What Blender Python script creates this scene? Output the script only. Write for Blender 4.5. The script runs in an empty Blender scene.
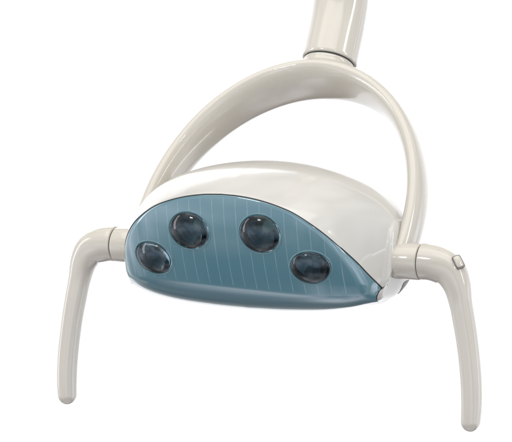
# A dental operating light photographed against a white studio backdrop.
import bpy, bmesh, math, random
import numpy as np
from mathutils import Vector, Matrix

random.seed(3)
MM = 0.001
scene = bpy.context.scene
COL = scene.collection
R = math.radians

# ------------------------------------------------------------------ helpers
def mesh_obj(name, verts, faces, mat, parent=None, smooth=True, sharp=None):
    me = bpy.data.meshes.new(name)
    me.from_pydata([tuple(v) for v in verts], [], faces)
    bm = bmesh.new(); bm.from_mesh(me)
    bmesh.ops.recalc_face_normals(bm, faces=bm.faces)
    if sharp:
        for e in bm.edges:
            if len(e.link_faces) == 2 and e.calc_face_angle(0) > sharp:
                e.smooth = False
    for f in bm.faces: f.smooth = smooth
    bm.to_mesh(me); bm.free()
    me.materials.append(mat)
    o = bpy.data.objects.new(name, me)
    COL.objects.link(o)
    if parent is not None: o.parent = parent
    return o

class MB:
    def __init__(s): s.v, s.f = [], []
    def add(s, v, f):
        n = len(s.v); s.v += [Vector(p) for p in v]; s.f += [tuple(i + n for i in q) for q in f]
    def rings(s, rings, cap0=True, cap1=True, closed=True):
        n = len(rings[0]); v = [p for r in rings for p in r]; f = []
        for i in range(len(rings) - 1):
            for j in range(n if closed else n - 1):
                k = (j + 1) % n
                f.append((i*n + j, i*n + k, (i+1)*n + k, (i+1)*n + j))
        if cap0: f.append(tuple(range(n))[::-1])
        if cap1: f.append(tuple(range((len(rings)-1)*n, len(rings)*n)))
        s.add(v, f)
    def build(s, name, mat, parent=None, **k):
        return mesh_obj(name, [p * MM for p in s.v], s.f, mat, parent, **k)

def catmull(pts, n):
    """smooth curve through pts (any dimension), n samples per span"""
    P = np.array(pts, float); out = []
    d = [0.0]
    for i in range(1, len(P)): d.append(d[-1] + max(np.linalg.norm(P[i]-P[i-1]), 1e-6)**0.5)
    d = np.array(d); m = np.zeros_like(P)
    for i in range(len(P)):
        if i == 0: m[i] = (P[1]-P[0])/(d[1]-d[0])
        elif i == len(P)-1: m[i] = (P[-1]-P[-2])/(d[-1]-d[-2])
        else:
            a, b = d[i]-d[i-1], d[i+1]-d[i]
            m[i] = ((P[i]-P[i-1])/a*b + (P[i+1]-P[i])/b*a)/(a+b)
    for i in range(len(P)-1):
        h = d[i+1]-d[i]
        for k in range(n):
            t = k/n
            out.append((2*t**3-3*t*t+1)*P[i] + (t**3-2*t*t+t)*h*m[i] + (-2*t**3+3*t*t)*P[i+1] + (t**3-t*t)*h*m[i+1])
    out.append(P[-1])
    return np.array(out)

def superring(c, a1, a2, r1, r2, n=2.0, seg=40):
    out = []
    for j in range(seg):
        t = 2*math.pi*j/seg
        ct, st = math.cos(t), math.sin(t)
        x = math.copysign(abs(ct)**(2/n), ct)*r1; y = math.copysign(abs(st)**(2/n), st)*r2
        out.append(Vector(c) + Vector(a1)*x + Vector(a2)*y)
    return out

# ------------------------------------------------------------------ materials
def principled(name):
    m = bpy.data.materials.new(name); m.use_nodes = True
    nt = m.node_tree; b = nt.nodes['Principled BSDF']
    return m, nt, b

def enamel(name, col, rough=0.13, coat=0.8):
    m, nt, b = principled(name)
    tc = nt.nodes.new('ShaderNodeTexCoord')
    n1 = nt.nodes.new('ShaderNodeTexNoise'); n1.inputs['Scale'].default_value = 22; n1.inputs['Detail'].default_value = 4
    nt.links.new(tc.outputs['Object'], n1.inputs['Vector'])
    mr = nt.nodes.new('ShaderNodeMapRange')
    mr.inputs[1].default_value = 0.3; mr.inputs[2].default_value = 0.7
    mr.inputs[3].default_value = rough*0.85; mr.inputs[4].default_value = rough*1.25
    nt.links.new(n1.outputs['Fac'], mr.inputs[0]); nt.links.new(mr.outputs[0], b.inputs['Roughness'])
    mx = nt.nodes.new('ShaderNodeMix'); mx.data_type = 'RGBA'
    mx.inputs['A'].default_value = (*[c*0.97 for c in col], 1); mx.inputs['B'].default_value = (*[min(1, c*1.03) for c in col], 1)
    nt.links.new(n1.outputs['Fac'], mx.inputs['Factor']); nt.links.new(mx.outputs['Result'], b.inputs['Base Color'])
    n2 = nt.nodes.new('ShaderNodeTexNoise'); n2.inputs['Scale'].default_value = 60; n2.inputs['Detail'].default_value = 2
    nt.links.new(tc.outputs['Object'], n2.inputs['Vector'])
    bp = nt.nodes.new('ShaderNodeBump'); bp.inputs['Strength'].default_value = 0.003; bp.inputs['Distance'].default_value = 0.002
    nt.links.new(n2.outputs['Fac'], bp.inputs['Height']); nt.links.new(bp.outputs[0], b.inputs['Normal'])
    b.inputs['IOR'].default_value = 1.5
    b.inputs['Coat Weight'].default_value = coat; b.inputs['Coat Roughness'].default_value = 0.07
    return m

M_CREAM = enamel('cream_enamel', (0.59, 0.553, 0.485))
M_WHITE = enamel('white_shell', (0.60, 0.583, 0.545))
M_DARK, _, b = principled('dark_gap_fill')
b.inputs['Base Color'].default_value = (0.035, 0.035, 0.035, 1); b.inputs['Roughness'].default_value = 0.45  # dark fill for the joints and the shaded gap at the rim
M_VENT, _, b = principled('grey_plastic')
b.inputs['Base Color'].default_value = (0.16, 0.155, 0.15, 1); b.inputs['Roughness'].default_value = 0.35

M_SEAT, _, b = principled('latch_shade')
b.inputs['Base Color'].default_value = (0.20, 0.185, 0.165, 1); b.inputs['Roughness'].default_value = 0.4  # darker than the handle, in place of the shadow round the latch

def lens_cover_mat():
    m, nt, b = principled('teal_polycarbonate')
    tc = nt.nodes.new('ShaderNodeTexCoord')
    sp = nt.nodes.new('ShaderNodeSeparateXYZ'); nt.links.new(tc.outputs['Object'], sp.inputs[0])
    def math_(op, a, bb=None, c=None):
        n = nt.nodes.new('ShaderNodeMath'); n.operation = op
        for i, v in enumerate((a, bb, c)):
            if v is None: continue
            if isinstance(v, (int, float)): n.inputs[i].default_value = v
            else: nt.links.new(v, n.inputs[i])
        return n.outputs[0]
    # moulded light lines every 13.6 mm
    fr = math_('FRACT', math_('ADD', math_('DIVIDE', sp.outputs['X'], 0.0125), 20.30))
    d = math_('ABSOLUTE', math_('SUBTRACT', fr, 0.5))
    line = math_('SUBTRACT', 1.0, math_('SMOOTH_MIN', math_('DIVIDE', d, 0.05), 1.0, 0.2))
    line = math_('MAXIMUM', line, 0.0)
    nz = nt.nodes.new('ShaderNodeTexNoise'); nz.inputs['Scale'].default_value = 90; nz.inputs['Detail'].default_value = 3
    nt.links.new(tc.outputs['Object'], nz.inputs['Vector'])
    line = math_('MULTIPLY', line, math_('MULTIPLY_ADD', nz.outputs['Fac'], 1.3, 0.0))
    # the lines stop at the fold of the cover
    attr = nt.nodes.new('ShaderNodeAttribute'); attr.attribute_name = 'field'
    line = math_('MULTIPLY', line, attr.outputs['Fac'])
    mx = nt.nodes.new('ShaderNodeMix'); mx.data_type = 'RGBA'
    nz2 = nt.nodes.new('ShaderNodeTexNoise'); nz2.inputs['Scale'].default_value = 14; nz2.inputs['Detail'].default_value = 3
    nt.links.new(tc.outputs['Object'], nz2.inputs['Vector'])
    base = nt.nodes.new('ShaderNodeMix'); base.data_type = 'RGBA'
    base.inputs['A'].default_value = (0.084, 0.207, 0.26, 1); base.inputs['B'].default_value = (0.112, 0.25, 0.305, 1)
    nt.links.new(nz2.outputs['Fac'], base.inputs['Factor'])
    nt.links.new(line, mx.inputs['Factor'])
    nt.links.new(base.outputs['Result'], mx.inputs['A']); mx.inputs['B'].default_value = (0.27, 0.40, 0.46, 1)
    nt.links.new(mx.outputs['Result'], b.inputs['Base Color'])
    b.inputs['Roughness'].default_value = 0.12; b.inputs['IOR'].default_value = 1.65
    b.inputs['Coat Weight'].default_value = 1.0; b.inputs['Coat IOR'].default_value = 1.75; b.inputs['Coat Roughness'].default_value = 0.03
    return m
M_COVER = lens_cover_mat()

M_GLASS, _, b = principled('tinted_lens_glass')
b.inputs['Base Color'].default_value = (0.40, 0.58, 0.66, 1); b.inputs['Roughness'].default_value = 0.0
b.inputs['Transmission Weight'].default_value = 1.0; b.inputs['IOR'].default_value = 1.48
M_CUP, _, b = principled('dark_reflector')
b.inputs['Base Color'].default_value = (0.105, 0.115, 0.125, 1); b.inputs['Roughness'].default_value = 0.18; b.inputs['Metallic'].default_value = 0.9
M_CHIP, _, b = principled('led_chip')
b.inputs['Base Color'].default_value = (0.5, 0.48, 0.38, 1); b.inputs['Roughness'].default_value = 0.3
M_RING, _, b = principled('lens_seat')
b.inputs['Base Color'].default_value = (0.12, 0.24, 0.28, 1); b.inputs['Roughness'].default_value = 0.15

# ------------------------------------------------------------------ the lamp
YAW = 25.0
lamp = bpy.data.objects.new('dental_lamp', None); COL.objects.link(lamp)
lamp.empty_display_size = 0.05
lamp.rotation_euler = (0, R(1.0), R(-YAW))
lamp['label'] = 'cream dental operating light with teal four-lens face, curved yoke and two side handles'
lamp['category'] = 'dental lamp'

# --- lens cover : height field over local X (width) and Z (height); y is depth, negative to the front
XE = 138.0
RIMX = [0, 20, 42, 62, 75.5, 93, 104.5, 117, 125.5, 131.5, 135.7, XE]
RIMZ = [64, 63, 59.6, 54, 48.5, 37.5, 28, 14, 1.5, -11, -20.5, -25.5]
def rim_z(x): return float(np.interp(abs(x), _rx, _rz))
_c = catmull(list(zip(RIMX, RIMZ)), 12); _c = np.array([( -2, 64)] + [tuple(p) for p in _c]); _rx, _rz = _c[:, 0], _c[:, 1]
BOTX = [0, 40, 80, 110, 126, XE]
BOTZ = [-55, -54, -51, -46, -42, -39.5]
_b = catmull(list(zip(BOTX, BOTZ)), 16); _bx, _bz = _b[:, 0], _b[:, 1]
def bot_z(x): return float(np.interp(abs(x), _bx, _bz))
def fold_z(x): return -27.0 - 0.05*x*max(0.0, 1-(abs(x)/XE)**4)
RIMP = np.array([(sx*x, z) for sx in (1, -1) for x, z in zip(_rx, _rz)])
_pa = np.array([p for p in RIMP[:len(_rx)]]); _pb = _pa[1:]; _pa = _pa[:-1]; _pd = _pb-_pa; _pl = (_pd*_pd).sum(1)+1e-9
def rim_dist(x, z):
    q = np.array((abs(x), z)); t = np.clip(((q-_pa)*_pd).sum(1)/_pl, 0, 1)
    return float(np.min(np.hypot(*(( _pa+_pd*t[:, None]-q).T))))
def profile(z):
    # recede as the face turns downwards
    u = (64.0 - z)
    return 0.06*u + 0.0026*u*u
def cover_y(x, z):
    y = -104.0 + 6*(x/125)**2 + 16*(abs(x)/125)**6 + profile(z)
    # border that rolls back towards the rim
    d = rim_dist(x, z)
    w = 2.5 + 15.0*(abs(x)/XE)**6
    h = 1.5 + 19.0*(abs(x)/XE)**12
    if d < w:
        t = 1 - d/w; y += h*(1 - math.sqrt(max(0.0, 1 - t*t*0.97)))
    zf = fold_z(x); zb = bot_z(x)
    if z < zf:
        t = min(1.0, (zf - z)/(zf - zb)); y += (30.0 - 15.0*(abs(x)/XE)**6)*(1 - math.sqrt(max(0.0, 1 - t*t*0.985))) + 0.30*(zf - z - 1.2*(1-math.exp(-(zf-z)/1.2)))*(1-(abs(x)/XE)**4)
    return y
def warp(p):
    # the short ends of the cover slope inwards towards the bottom
    t = min(1.0, max(0.0, (-20.0 - p.z)/20.0))
    q = Vector(p); q.x *= 1 - 0.045*t**1.2*min(1.0, abs(p.x)/XE)**4
    return q
def cover_p(x, z): return Vector((x, cover_y(x, z), z))
def cover_n(x, z):
    e = 1.0
    a = cover_p(x+e, z)-cover_p(x-e, z); bb = cover_p(x, z+e)-cover_p(x, z-e)
    n = a.cross(bb).normalized()
    return n if n.y < 0 else -n

LENSES = [(-82.2, -3.0, 18.2, 1.24), (-36.7, 26.8, 19.6, 1.15), (39.2, 27.4, 20.0, 1.10), (86.5, -3.8, 17.8, 1.16)]   # x, z, radius, width factor

NX, NZ = 220, 110
xs = [XE*math.sin(math.pi/2*(2*i/NX-1))*0.5 + XE*(2*i/NX-1)*0.5 for i in range(NX+1)]
def tz(t):  # denser rows at both ends
    return 0.5*(1-math.cos(math.pi*t))*0.6 + 0.4*t
verts, faces, fld = [], [], []
for i, x in enumerate(xs):
    zt, zb = rim_z(x), bot_z(x)
    for j in range(NZ+1):
        z = zt + (zb-zt)*tz(j/NZ)
        verts.append(Vector((x, cover_y(x, z), z)))
        d = rim_dist(x, z)
        w = 2.5 + 15.0*(abs(x)/XE)**6
        fld.append(max(0.0, min(1.0, (d-w*0.8)/2)) * max(0.0, min(1.0, (z-fold_z(x))/2)))
def in_hole(v, k):
    for (x0, z0, r, fx) in LENSES:
        c = cover_p(x0, z0); n = cover_n(x0, z0); q = v-c; q = q - n*q.dot(n)
        if math.hypot(q.x/fx, (q-Vector((q.x, 0, 0))).length) < r*k: return True
    return False
for i in range(NX):
    for j in range(NZ):
        q = (i*(NZ+1)+j, (i+1)*(NZ+1)+j, (i+1)*(NZ+1)+j+1, i*(NZ+1)+j+1)
        c = sum((verts[k] for k in q), Vector())/4
        if in_hole(c, 0.985): continue
        faces.append(q)
for i, sg in ((0, -1), (NX, 1)):
    col = [i*(NZ+1)+j for j in range(NZ+1)]
    prev = col
    for dx, dy in ((0.4, 0.3), (0.6, 0.9)):
        cur = []
        for k in col:
            v = verts[k]; cur.append(len(verts)); verts.append(Vector((v.x+sg*dx, v.y+dy, v.z))); fld.append(0.0)
        for j in range(NZ): faces.append((prev[j], prev[j+1], cur[j+1], cur[j]))
        prev = cur
cover = mesh_obj('lens_cover', [warp(v)*MM for v in verts], faces, M_COVER, lamp)
at = cover.data.attributes.new('field', 'FLOAT', 'POINT')
at.data.foreach_set('value', fld)

# the four lenses, each in its own seat in the cover
for (x0, z0, r, fx) in LENSES:
    c = cover_p(x0, z0); n = cover_n(x0, z0)
    ax = Vector((1, 0, 0)); ax = (ax - n*ax.dot(n)).normalized(); ay = n.cross(ax)
    if ay.z < 0: ay = -ay
    def onsurf(px, py):
        # orthogonal offset in the tangent plane, then dropped on to the cover
        q = c + ax*px + ay*py
        for _ in range(4):
            s = cover_p(q.x, q.z); q = q + n*((s-q).dot(n))
        return q
    def ring(rr, off, seg=64):
        out = []
        for k in range(seg):
            t = 2*math.pi*k/seg
            out.append(onsurf(rr*fx*math.cos(t), rr*math.sin(t)) + n*off)
        return out
    seat = MB()
    seat.rings([ring(r*1.06, -0.4), ring(r*1.05, 0.35), ring(r*1.0, 0.7), ring(r*0.965, 0.2), ring(r*0.955, -3.0)], False, False)
    # glass dome with a flat-ish underside
    glass = MB()
    prof = [(0.955, -0.8), (0.95, 0.1), (0.9, 1.2), (0.8, 2.6), (0.65, 4.0), (0.45, 5.2), (0.25, 5.9), (0.08, 6.15)]
    under = [(0.08, -1.6), (0.5, -1.5), (0.85, -1.2)]
    glass.rings([ring(r*a, o) for a, o in under + prof])
    g = glass.build('lens', M_GLASS, cover)
    seat.build('lens_seat', M_RING, cover)
    cup = MB()
    def cring(rr, off, seg=48, ph=0.0): return [c + n*off + ax*rr*fx*math.cos(2*math.pi*(k+ph)/seg) + ay*rr*math.sin(2*math.pi*(k+ph)/seg) for k in range(seg)]
    cup.rings([ring(r*1.03, -1.8, 14), cring(r*0.90, -7, 14), cring(r*0.70, -12, 14), cring(r*0.46, -15.5, 14), cring(r*0.24, -17, 14)], False, True)
    cup.build('reflector', M_CUP, cover, smooth=False)
    chip = MB()
    chip.rings([cring(r*0.22, -17.5), cring(r*0.22, -14.5), cring(r*0.17, -13.4), cring(r*0.08, -13.0)])
    chip.build('diode', M_CHIP, cover)

# --- thin dark tube standing in for the shaded gap along the rim
gk = MB(); pts = []
for i in range(0, NX+1):
    x = xs[i]; z = rim_z(x); pts.append(Vector((x, cover_y(x, z)+0.2, z+0.3)))
for i in (1, 2, 3):                                   # round the two short ends too
    z = rim_z(XE) + (bot_z(XE)-rim_z(XE))*i/4
    pts.append(Vector((XE+0.2, cover_y(XE, z)+0.2, z))); pts.insert(0, Vector((-XE-0.2, cover_y(XE, z)+0.2, z)))
rings = []
pts = [warp(p) for p in pts]
for i, p in enumerate(pts):
    t = (pts[min(i+1, len(pts)-1)]-pts[max(i-1, 0)]).normalized()
    a1 = t.cross(Vector((0, 1, 0))).normalized(); a2 = t.cross(a1)
    rings.append(superring(p, a1, a2, 0.75, 0.75, 2, 8))
gk.rings(rings); gk.build('rim_shadow_gap', M_DARK, cover)

# --- hood (upper shell) and back cover, built from sections across the width
A = 146.5
def kx(x, n): return max(0.0, 1 - (abs(x)/A)**n)**(1/n)
def bez(p0, p1, p2, p3, n):
    out = []
    for i in range(n+1):
        t = i/n
        out.append(p0*(1-t)**3 + p1*3*t*(1-t)**2 + p2*3*t*t*(1-t) + p3*t**3)
    return out
def section(x):
    F = Vector((x, cover_y(x, rim_z(x))-0.6, rim_z(x)+1.4))
    G = Vector((x, cover_y(x, bot_z(x))+1.5, bot_z(x)+1.2))
    kt, kf, kb = kx(x, 2.0), kx(x, 2.7), kx(x, 6)
    s = abs(x)/XE
    T = Vector((x, 30*kf - 8*s, 12 + 83*kx(x - 5*(1-s*s), 2.0)))
    Rr = Vector((x, 6 + 104*kf, 8))
    Bm = Vector((x, 10, 12 - 62*kb))
    al = R(24 + 50*s**2.2)
    L = (T-F).length
    h1 = Vector((0, math.cos(al), math.sin(al)))*L*0.36
    up = bez(F, F+h1, T-Vector((0, 1, 0))*L*0.36, T, 26)
    c = 0.56
    back = bez(T, T+Vector((0, (Rr.y-T.y)*c, 0)), Rr+Vector((0, 0, (T.z-Rr.z)*c)), Rr, 16)
    low = bez(Rr, Rr-Vector((0, 0, (Rr.z-Bm.z)*c)), Bm+Vector((0, (Rr.y-Bm.y)*c, 0)), Bm, 14)
    fin = bez(Bm, Bm+(G-Bm)*0.33, Bm+(G-Bm)*0.66, G, 8)
    # lip: a small rolled edge that turns in behind the cover's rim
    lip = [F+Vector((0, 5, -3.0)), F+Vector((0, 0.6, -0.9)), F+Vector((0, -0.35, -0.3))]
    return lip + up + back[1:], [p for p in low] + fin[1:]
NS = 140
sx = [XE*math.sin(math.pi/2*(2*i/NS-1))*0.75 + XE*(2*i/NS-1)*0.25 for i in range(NS+1)]
hood_r, low_r = [], []
for x in sx:
    a, bb = section(x); hood_r.append([warp(p) for p in a]); low_r.append([warp(p) for p in bb])
def end_rings(r, sgn):
    cen = Vector((sgn*XE, -14, -2)); out = []
    for k, (sc, dx) in enumerate(((0.97, 1.6), (0.92, 3.0), (0.84, 4.2), (0.7, 5.3), (0.4, 6.2), (0.02, 6.5))):
        out.append([cen + (Vector((p.x, p.y, p.z))-cen)*sc + Vector((sgn*dx, 0, 0)) for p in r])
    return out
hood_all = end_rings(hood_r[0], -1)[::-1] + hood_r + end_rings(hood_r[-1], 1)
low_all = end_rings(low_r[0], -1)[::-1] + low_r + end_rings(low_r[-1], 1)
hood = MB(); hood.rings(hood_all, False, False, closed=False)
hood.build('shell', M_WHITE, lamp)
lowm = MB()
# side cheek between the cover's short end and the seam
for sg in (1, -1):
    E = [Vector((sg*XE, cover_y(XE, z)+1.2, z)) for z in [rim_z(XE)+1.0+(bot_z(XE)+1.0-rim_z(XE)-1.0)*k/14 for k in range(15)]]
    E = [warp(p) for p in E]; E[-1] = low_r[-1][-1].copy(); E[-1].x *= sg
    rr = [E]+end_rings(E, sg)[:]
    lowm.rings(rr, False, False, closed=False)
lc = Vector((0, 10, -10))
lowm.rings([[lc + (p-lc)*0.996 for p in r] for r in low_all], False, False, closed=False)
bcov = lowm.build('back_cover', M_WHITE, lamp)

# --- yoke: flat bow from collar to collar, with the neck at its crown
TLEAN = R(37.67); YC = 33.3; HR = 183.8; HY = YC + HR
bv = Vector((0, math.sin(TLEAN), math.cos(TLEAN))); nv = Vector((0, -math.cos(TLEAN), math.sin(TLEAN)))
XC = 145.6
yk = MB(); rings = []
dth = math.asin(YC/HR)
for i in range(121):
    th = -dth + (math.pi + 2*dth)*i/120
    p = Vector((2.3 + XC*math.cos(th), 0, 0)) + bv*(YC + HR*math.sin(th))
    t = (Vector((-XC*math.sin(th), 0, 0)) + bv*(HR*math.cos(th))).normalized()
    rad = t.cross(nv).normalized()
    u = abs(2*i/120 - 1)
    r2 = float(np.interp(u, [0, 0.25, 0.5, 0.75, 1], [31.2, 29.0, 25.8, 21.0, 15.4])) + 0.7
    r1 = 10.5 - 2.2*u + 0.6
    rings.append(superring(p, rad, nv, r1, r2, 2.2, 44))
bow = MB(); bow.rings(rings)
def lathe_x(mb, sgn, prof, seg=56):
    mb.rings([[Vector((sgn*x, r*math.cos(2*math.pi*k/seg), r*math.sin(2*math.pi*k/seg))) for k in range(seg)] for x, r in prof])
HUB = 18.0
for sg in (1, -1):
    lathe_x(yk, sg, [(138, 12), (141, 12), (141.2, HUB-1), (142, HUB-0.2), (143, HUB), (166.2, HUB), (167.2, HUB-0.3), (167.8, HUB-1.2), (168, HUB-3)])
# neck
na = Vector((1, 0, 0))
ALEAN = R(27)
ad = Vector((0, math.sin(ALEAN), math.cos(ALEAN)))
NB0 = bv*HY + Vector((4.2, 0, -4))
na2 = ad.cross(na).normalized()
nk = []
for s_, r_ in ((3, 22), (7, 27.2), (12, 27.2), (22, 27.2)):
    nk.append(superring(NB0+ad*s_, na, na2, r_, r_, 2, 64))
bow.rings(nk)
# run bow and neck together into one moulding with soft fillets
tmp = bow.build('bow_source', M_CREAM)
md = tmp.modifiers.new('r', 'REMESH'); md.mode = 'VOXEL'; md.voxel_size = 0.0011; md.use_smooth_shade = True
sm = tmp.modifiers.new('s', 'SMOOTH'); sm.factor = 0.5; sm.iterations = 44
me = tmp.evaluated_get(bpy.context.evaluated_depsgraph_get()).to_mesh()
ft = ad.dot(NB0)+22.0
bv_ = [v.co/MM for v in me.vertices]; bf_ = [tuple(p.vertices) for p in me.polygons]
tmp.evaluated_get(bpy.context.evaluated_depsgraph_get()).to_mesh_clear()
bpy.data.objects.remove(tmp)
yk.add(bv_, bf_)
yk.rings([superring(NB0+ad*o, na, na2, r_, r_, 2, 64) for o, r_ in ((17.5, 26.4), (18.5, 27.0), (22, 27.0), (22.9, 26.5), (23.2, 25.6))])
yoke = yk.build('yoke', M_CREAM, lamp, sharp=R(55))
for sg in (1, -1):
    gap = MB(); lathe_x(gap, sg, [(167.0, HUB-1.6), (170.5, HUB-1.6)]); gap.build('joint', M_DARK, yoke)
gap = MB(); gap.rings([superring(NB0+ad*s_, na, na2, 26.7, 26.7, 2, 56) for s_ in (22, 26)]); gap.build('joint', M_DARK, yoke)

# --- support arm: from the neck, bending upright and out of the picture
P0 = NB0 + ad*24.3
p = P0.copy(); pts = [p.copy()]; dirs = []
ds = 4.0
for i in range(110):
    k = min(1.0, max(0.0, (i*ds-18)/105.0)); k = k*k*(3-2*k)
    a = ALEAN*(1-k)
    d = Vector((0, math.sin(a), math.cos(a)))
    dirs.append(d); p = p + d*ds; pts.append(p.copy())
dirs.append(dirs[-1])
am = MB(); rings = []; RA = 29.0
for i, (q, d) in enumerate(zip(pts, dirs)):
    a2 = d.cross(na).normalized()
    if i == 0:
        for o, r_ in ((0, RA-3), (0.2, RA-0.6), (0.9, RA)): rings.append(superring(q+d*o, na, a2, r_, r_, 2, 64))
    else: rings.append(superring(q, na, a2, RA, RA, 2, 64))
am.rings(rings); am.build('support_arm', M_CREAM, lamp, sharp=R(60))

# --- the two handles
def handle(sgn, button):
    # centre line in local x (outwards), y (depth), z and the two half widths
    key = [  # x, y, z, in-plane half width, depth half width
        (168.6, 0, 0.5, 18.0, 18.0), (176, 0, 0.3, 18.0, 18.0), (186, -0.5, -1.6, 17.8, 17.2), (197, -1, -6.8, 16.4, 15.4), (205, -1.4, -19, 13.2, 13.4),
        (209.9, -1.6, -37, 10.5, 11.2), (214.3, -1.8, -57, 10.0, 10.8), (218.6, -2, -80, 9.7, 10.4), (222.8, -2, -115, 9.5, 10.2), (223.6, -2, -140, 9.2, 9.8), (223.0, -2, -152.5, 8.8, 9.3)]
    c = catmull(key, 9); mb = MB(); rings = []
    P = [Vector((sgn*q[0], q[1], q[2]*(1.0 if sgn > 0 or q[2] > -20 else 1.0+0.05*min(1, (-20-q[2])/60)))) for q in c]
    N = len(P)
    for i in range(N):
        t = (P[min(i+1, N-1)]-P[max(i-1, 0)]).normalized()
        a2 = Vector((0, 1, 0)); a1 = t.cross(a2).normalized(); a2 = a1.cross(t)
        k_ = min(1.0, max(0.0, (i-9)/40)); nn = 2.0 + 1.1*k_*k_*(3-2*k_)
        if i == 0:
            [rings.append(superring(P[0]+t*o, a1, a2, w_, w_, 2, 48)) for o, w_ in ((0, 15), (0.1, 17.3), (0.8, 18))]
        else: rings.append(superring(P[i], a1, a2, c[i][3], c[i][4], nn, 48))
    r1, r2 = c[-1][3], c[-1][4]
    for k in range(1, 9):
        u = k/8*math.pi/2
        rings.append(superring(P[-1]+t*(r1*1.1*math.sin(u)), a1, a2, max(0.05, r1*math.cos(u)), max(0.05, r2*math.cos(u)), 3.1-1.1*k/8, 48))
    mb.rings(rings)
    h = mb.build('handle', M_CREAM, lamp, sharp=R(60))
    if button:
        # rectangular latch let into the outer bend
        q = Vector((sgn*210.0, -9.8, 3.0)); n = Vector((sgn*0.60, -0.66, 0.46)).normalized()
        v = Vector((sgn*0.42, 0, -0.9)); v = (v-n*v.dot(n)).normalized(); u = v.cross(n)
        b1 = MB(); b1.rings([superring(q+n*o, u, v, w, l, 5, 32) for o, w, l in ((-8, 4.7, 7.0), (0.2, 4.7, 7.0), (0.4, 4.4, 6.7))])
        b1.build('latch_shade_border', M_SEAT, h)  # dark border painted as the shadow around the latch
        b2 = MB(); b2.rings([superring(q+n*o+u*0.4-v*0.3, u, v, w, l, 5, 32) for o, w, l in ((-5, 3.7, 5.7), (1.2, 3.7, 5.7), (1.8, 3.1, 5.1))])
        b2.build('latch', M_CREAM, h, sharp=R(50))
    return h
handle(1, True); handle(-1, False)

# --- dark vent in the lower back cover beside the right collar
from mathutils.bvhtree import BVHTree
tree = BVHTree.FromPolygons(lowm.v, lowm.f)
n = Vector((0.80, 0.05, -0.60)).normalized()
hit = tree.ray_cast(Vector((137, 36, -30))+n*60, -n)
q, n = hit[0], (hit[1] if hit[1].dot(n) > 0 else -hit[1])
u = Vector((0, 1, 0)); u = (u-n*u.dot(n)).normalized(); v = n.cross(u)
def drop(p, off):
    h = tree.ray_cast(p + n*15, -n)
    return (h[0] if h[0] is not None else p) + n*off
vm = MB(); vm.rings([[drop(p, o) for p in superring(q, u, v, 12*k_, 8.0*k_, 4, 32)] for k_, o in ((1.0, -0.6), (0.99, 0.35), (0.93, 0.55), (0.6, 0.55), (0.3, 0.55), (0.05, 0.55))], False, True)
vm.build('vent', M_VENT, bcov)

# ------------------------------------------------------------------ studio backdrop
bd, nt, b = principled('white_backdrop_paper')
b.inputs['Base Color'].default_value = (0.88, 0.88, 0.88, 1); b.inputs['Roughness'].default_value = 0.9
nz = nt.nodes.new('ShaderNodeTexNoise'); nz.inputs['Scale'].default_value = 3
bp = nt.nodes.new('ShaderNodeBump'); bp.inputs['Strength'].default_value = 0.02
nt.links.new(nz.outputs['Fac'], bp.inputs['Height']); nt.links.new(bp.outputs[0], b.inputs['Normal'])
vv, ff = [], []
prof = [(3.2, 2.4)] + [(3.2 - 0.9*(1-math.cos(R(90*k/16))), -1.2 - 0.9*math.sin(R(90*k/16))) for k in range(8)]
for y, z in prof:
    for x in (-4.4, 4.4): vv.append((x, y, z))
for i in range(len(prof)-1): ff.append((2*i, 2*i+1, 2*i+3, 2*i+2))
bk = mesh_obj('backdrop', vv, ff, bd)
bk['kind'] = 'structure'; bk['label'] = 'plain white studio backdrop behind the lamp'; bk['category'] = 'backdrop'

# ------------------------------------------------------------------ light
def area(name, loc, target, sx_, sy_, power, col=(1, 1, 1)):
    l = bpy.data.lights.new(name, 'AREA'); l.shape = 'RECTANGLE'; l.size = sx_; l.size_y = sy_; l.energy = power; l.color = col
    o = bpy.data.objects.new(name, l); COL.objects.link(o); o.location = loc
    o.rotation_euler = (Vector(target)-Vector(loc)).to_track_quat('-Z', 'Y').to_euler()
    return o
# lamps that wash the backdrop white (they face away from the lamp)
area('backdrop_lamp_top', (0, 1.0, 2.5), (0, 3.2, 1.75), 4.0, 0.5, 68)
area('backdrop_lamp_side', (-2.2, 0.6, -0.4), (-1.3, 3.2, -0.9), 0.5, 2.6, 27.5)
area('backdrop_lamp_side', (2.2, 0.6, -0.4), (1.3, 3.2, -0.9), 0.5, 2.6, 27.5)
# softboxes on the product
area('softbox_top', (-0.2, -0.5, 1.5), (0, 0, 0), 2.2, 1.5, 13, (1, 0.985, 0.96))
area('small_softbox_left', (-1.5, -1.7, 1.15), (0, 0, 0), 0.36, 0.24, 6)  # small unseen softbox added for the glints on the lens domes
area('strip_left', (-2.0, 0.0, 0.3), (0, 0, 0), 0.35, 1.7, 7)
area('strip_right', (1.9, -0.75, 0.8), (0, 0, 0.05), 0.26, 1.1, 7)
area('small_softbox_right', (0.75, -1.9, 1.0), (0, 0, 0), 0.10, 0.16, 1.2)  # small unseen softbox added for a highlight from the front right

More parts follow.
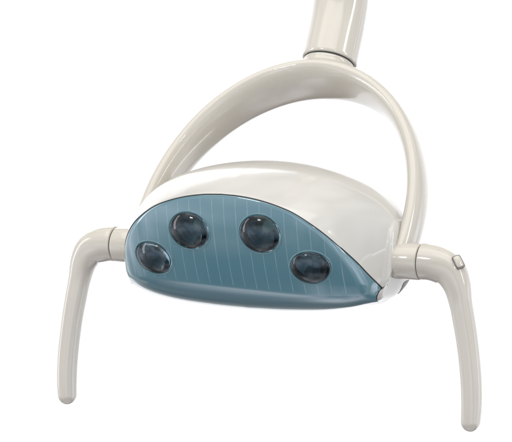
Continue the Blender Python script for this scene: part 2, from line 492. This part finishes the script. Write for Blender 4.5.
w = bpy.data.worlds.new('World'); scene.world = w; w.use_nodes = True
bg = w.node_tree.nodes['Background']
wn = w.node_tree
tc = wn.nodes.new('ShaderNodeTexCoord'); sp = wn.nodes.new('ShaderNodeSeparateXYZ'); wn.links.new(tc.outputs['Generated'], sp.inputs[0])
mr = wn.nodes.new('ShaderNodeMapRange'); mr.inputs[1].default_value = -1; mr.inputs[2].default_value = 1
wn.links.new(sp.outputs['Z'], mr.inputs[0])
rp = wn.nodes.new('ShaderNodeValToRGB'); wn.links.new(mr.outputs[0], rp.inputs[0])
els = rp.color_ramp.elements
els[0].position = 0.0; els[0].color = (0.85, 0.85, 0.93, 1)
els[1].position = 1.0; els[1].color = (1.05, 1.03, 1.0, 1)
for pos, c in ((0.05, (0.78, 0.77, 0.81, 1)), (0.085, (0.30, 0.28, 0.28, 1)), (0.11, (0.15, 0.13, 0.125, 1)), (0.17, (0.15, 0.13, 0.125, 1)), (0.24, (0.42, 0.405, 0.40, 1)), (0.34, (1.10, 1.14, 1.24, 1)), (0.49, (1.10, 1.14, 1.24, 1)), (0.58, (0.50, 0.505, 0.51, 1)), (0.75, (0.62, 0.62, 0.62, 1))):
    e = els.new(pos); e.color = c
wnz = wn.nodes.new('ShaderNodeTexNoise'); wnz.inputs['Scale'].default_value = 2.6; wnz.inputs['Detail'].default_value = 2.5
wn.links.new(tc.outputs['Generated'], wnz.inputs['Vector'])
wmr = wn.nodes.new('ShaderNodeMapRange'); wmr.inputs[1].default_value = 0.36; wmr.inputs[2].default_value = 0.64; wmr.inputs[3].default_value = 0.55; wmr.inputs[4].default_value = 1.45
wn.links.new(wnz.outputs['Fac'], wmr.inputs[0])
wmx = wn.nodes.new('ShaderNodeVectorMath'); wmx.operation = 'SCALE'
wn.links.new(rp.outputs[0], wmx.inputs[0]); wn.links.new(wmr.outputs[0], wmx.inputs['Scale'])
wn.links.new(wmx.outputs[0], bg.inputs['Color']); bg.inputs['Strength'].default_value = 1.0

# ------------------------------------------------------------------ camera
EL = R(4.0); D = 2.6
cam = bpy.data.cameras.new('camera'); co = bpy.data.objects.new('camera', cam); COL.objects.link(co)
tgt = Vector((-0.009, 0, 0.032))
co.location = tgt + Vector((0, -D*math.cos(EL), D*math.sin(EL)))
co.rotation_euler = (tgt-co.location).to_track_quat('-Z', 'Y').to_euler()
cam.sensor_width = 36; cam.lens = 36*D/0.512; cam.clip_start = 0.05; cam.clip_end = 100
scene.camera = co

scene.view_settings.view_transform = 'Standard'; scene.view_settings.look = 'None'
scene.view_settings.exposure = 0; scene.view_settings.gamma = 1
scene.cycles.max_bounces = 12; scene.cycles.transmission_bounces = 10
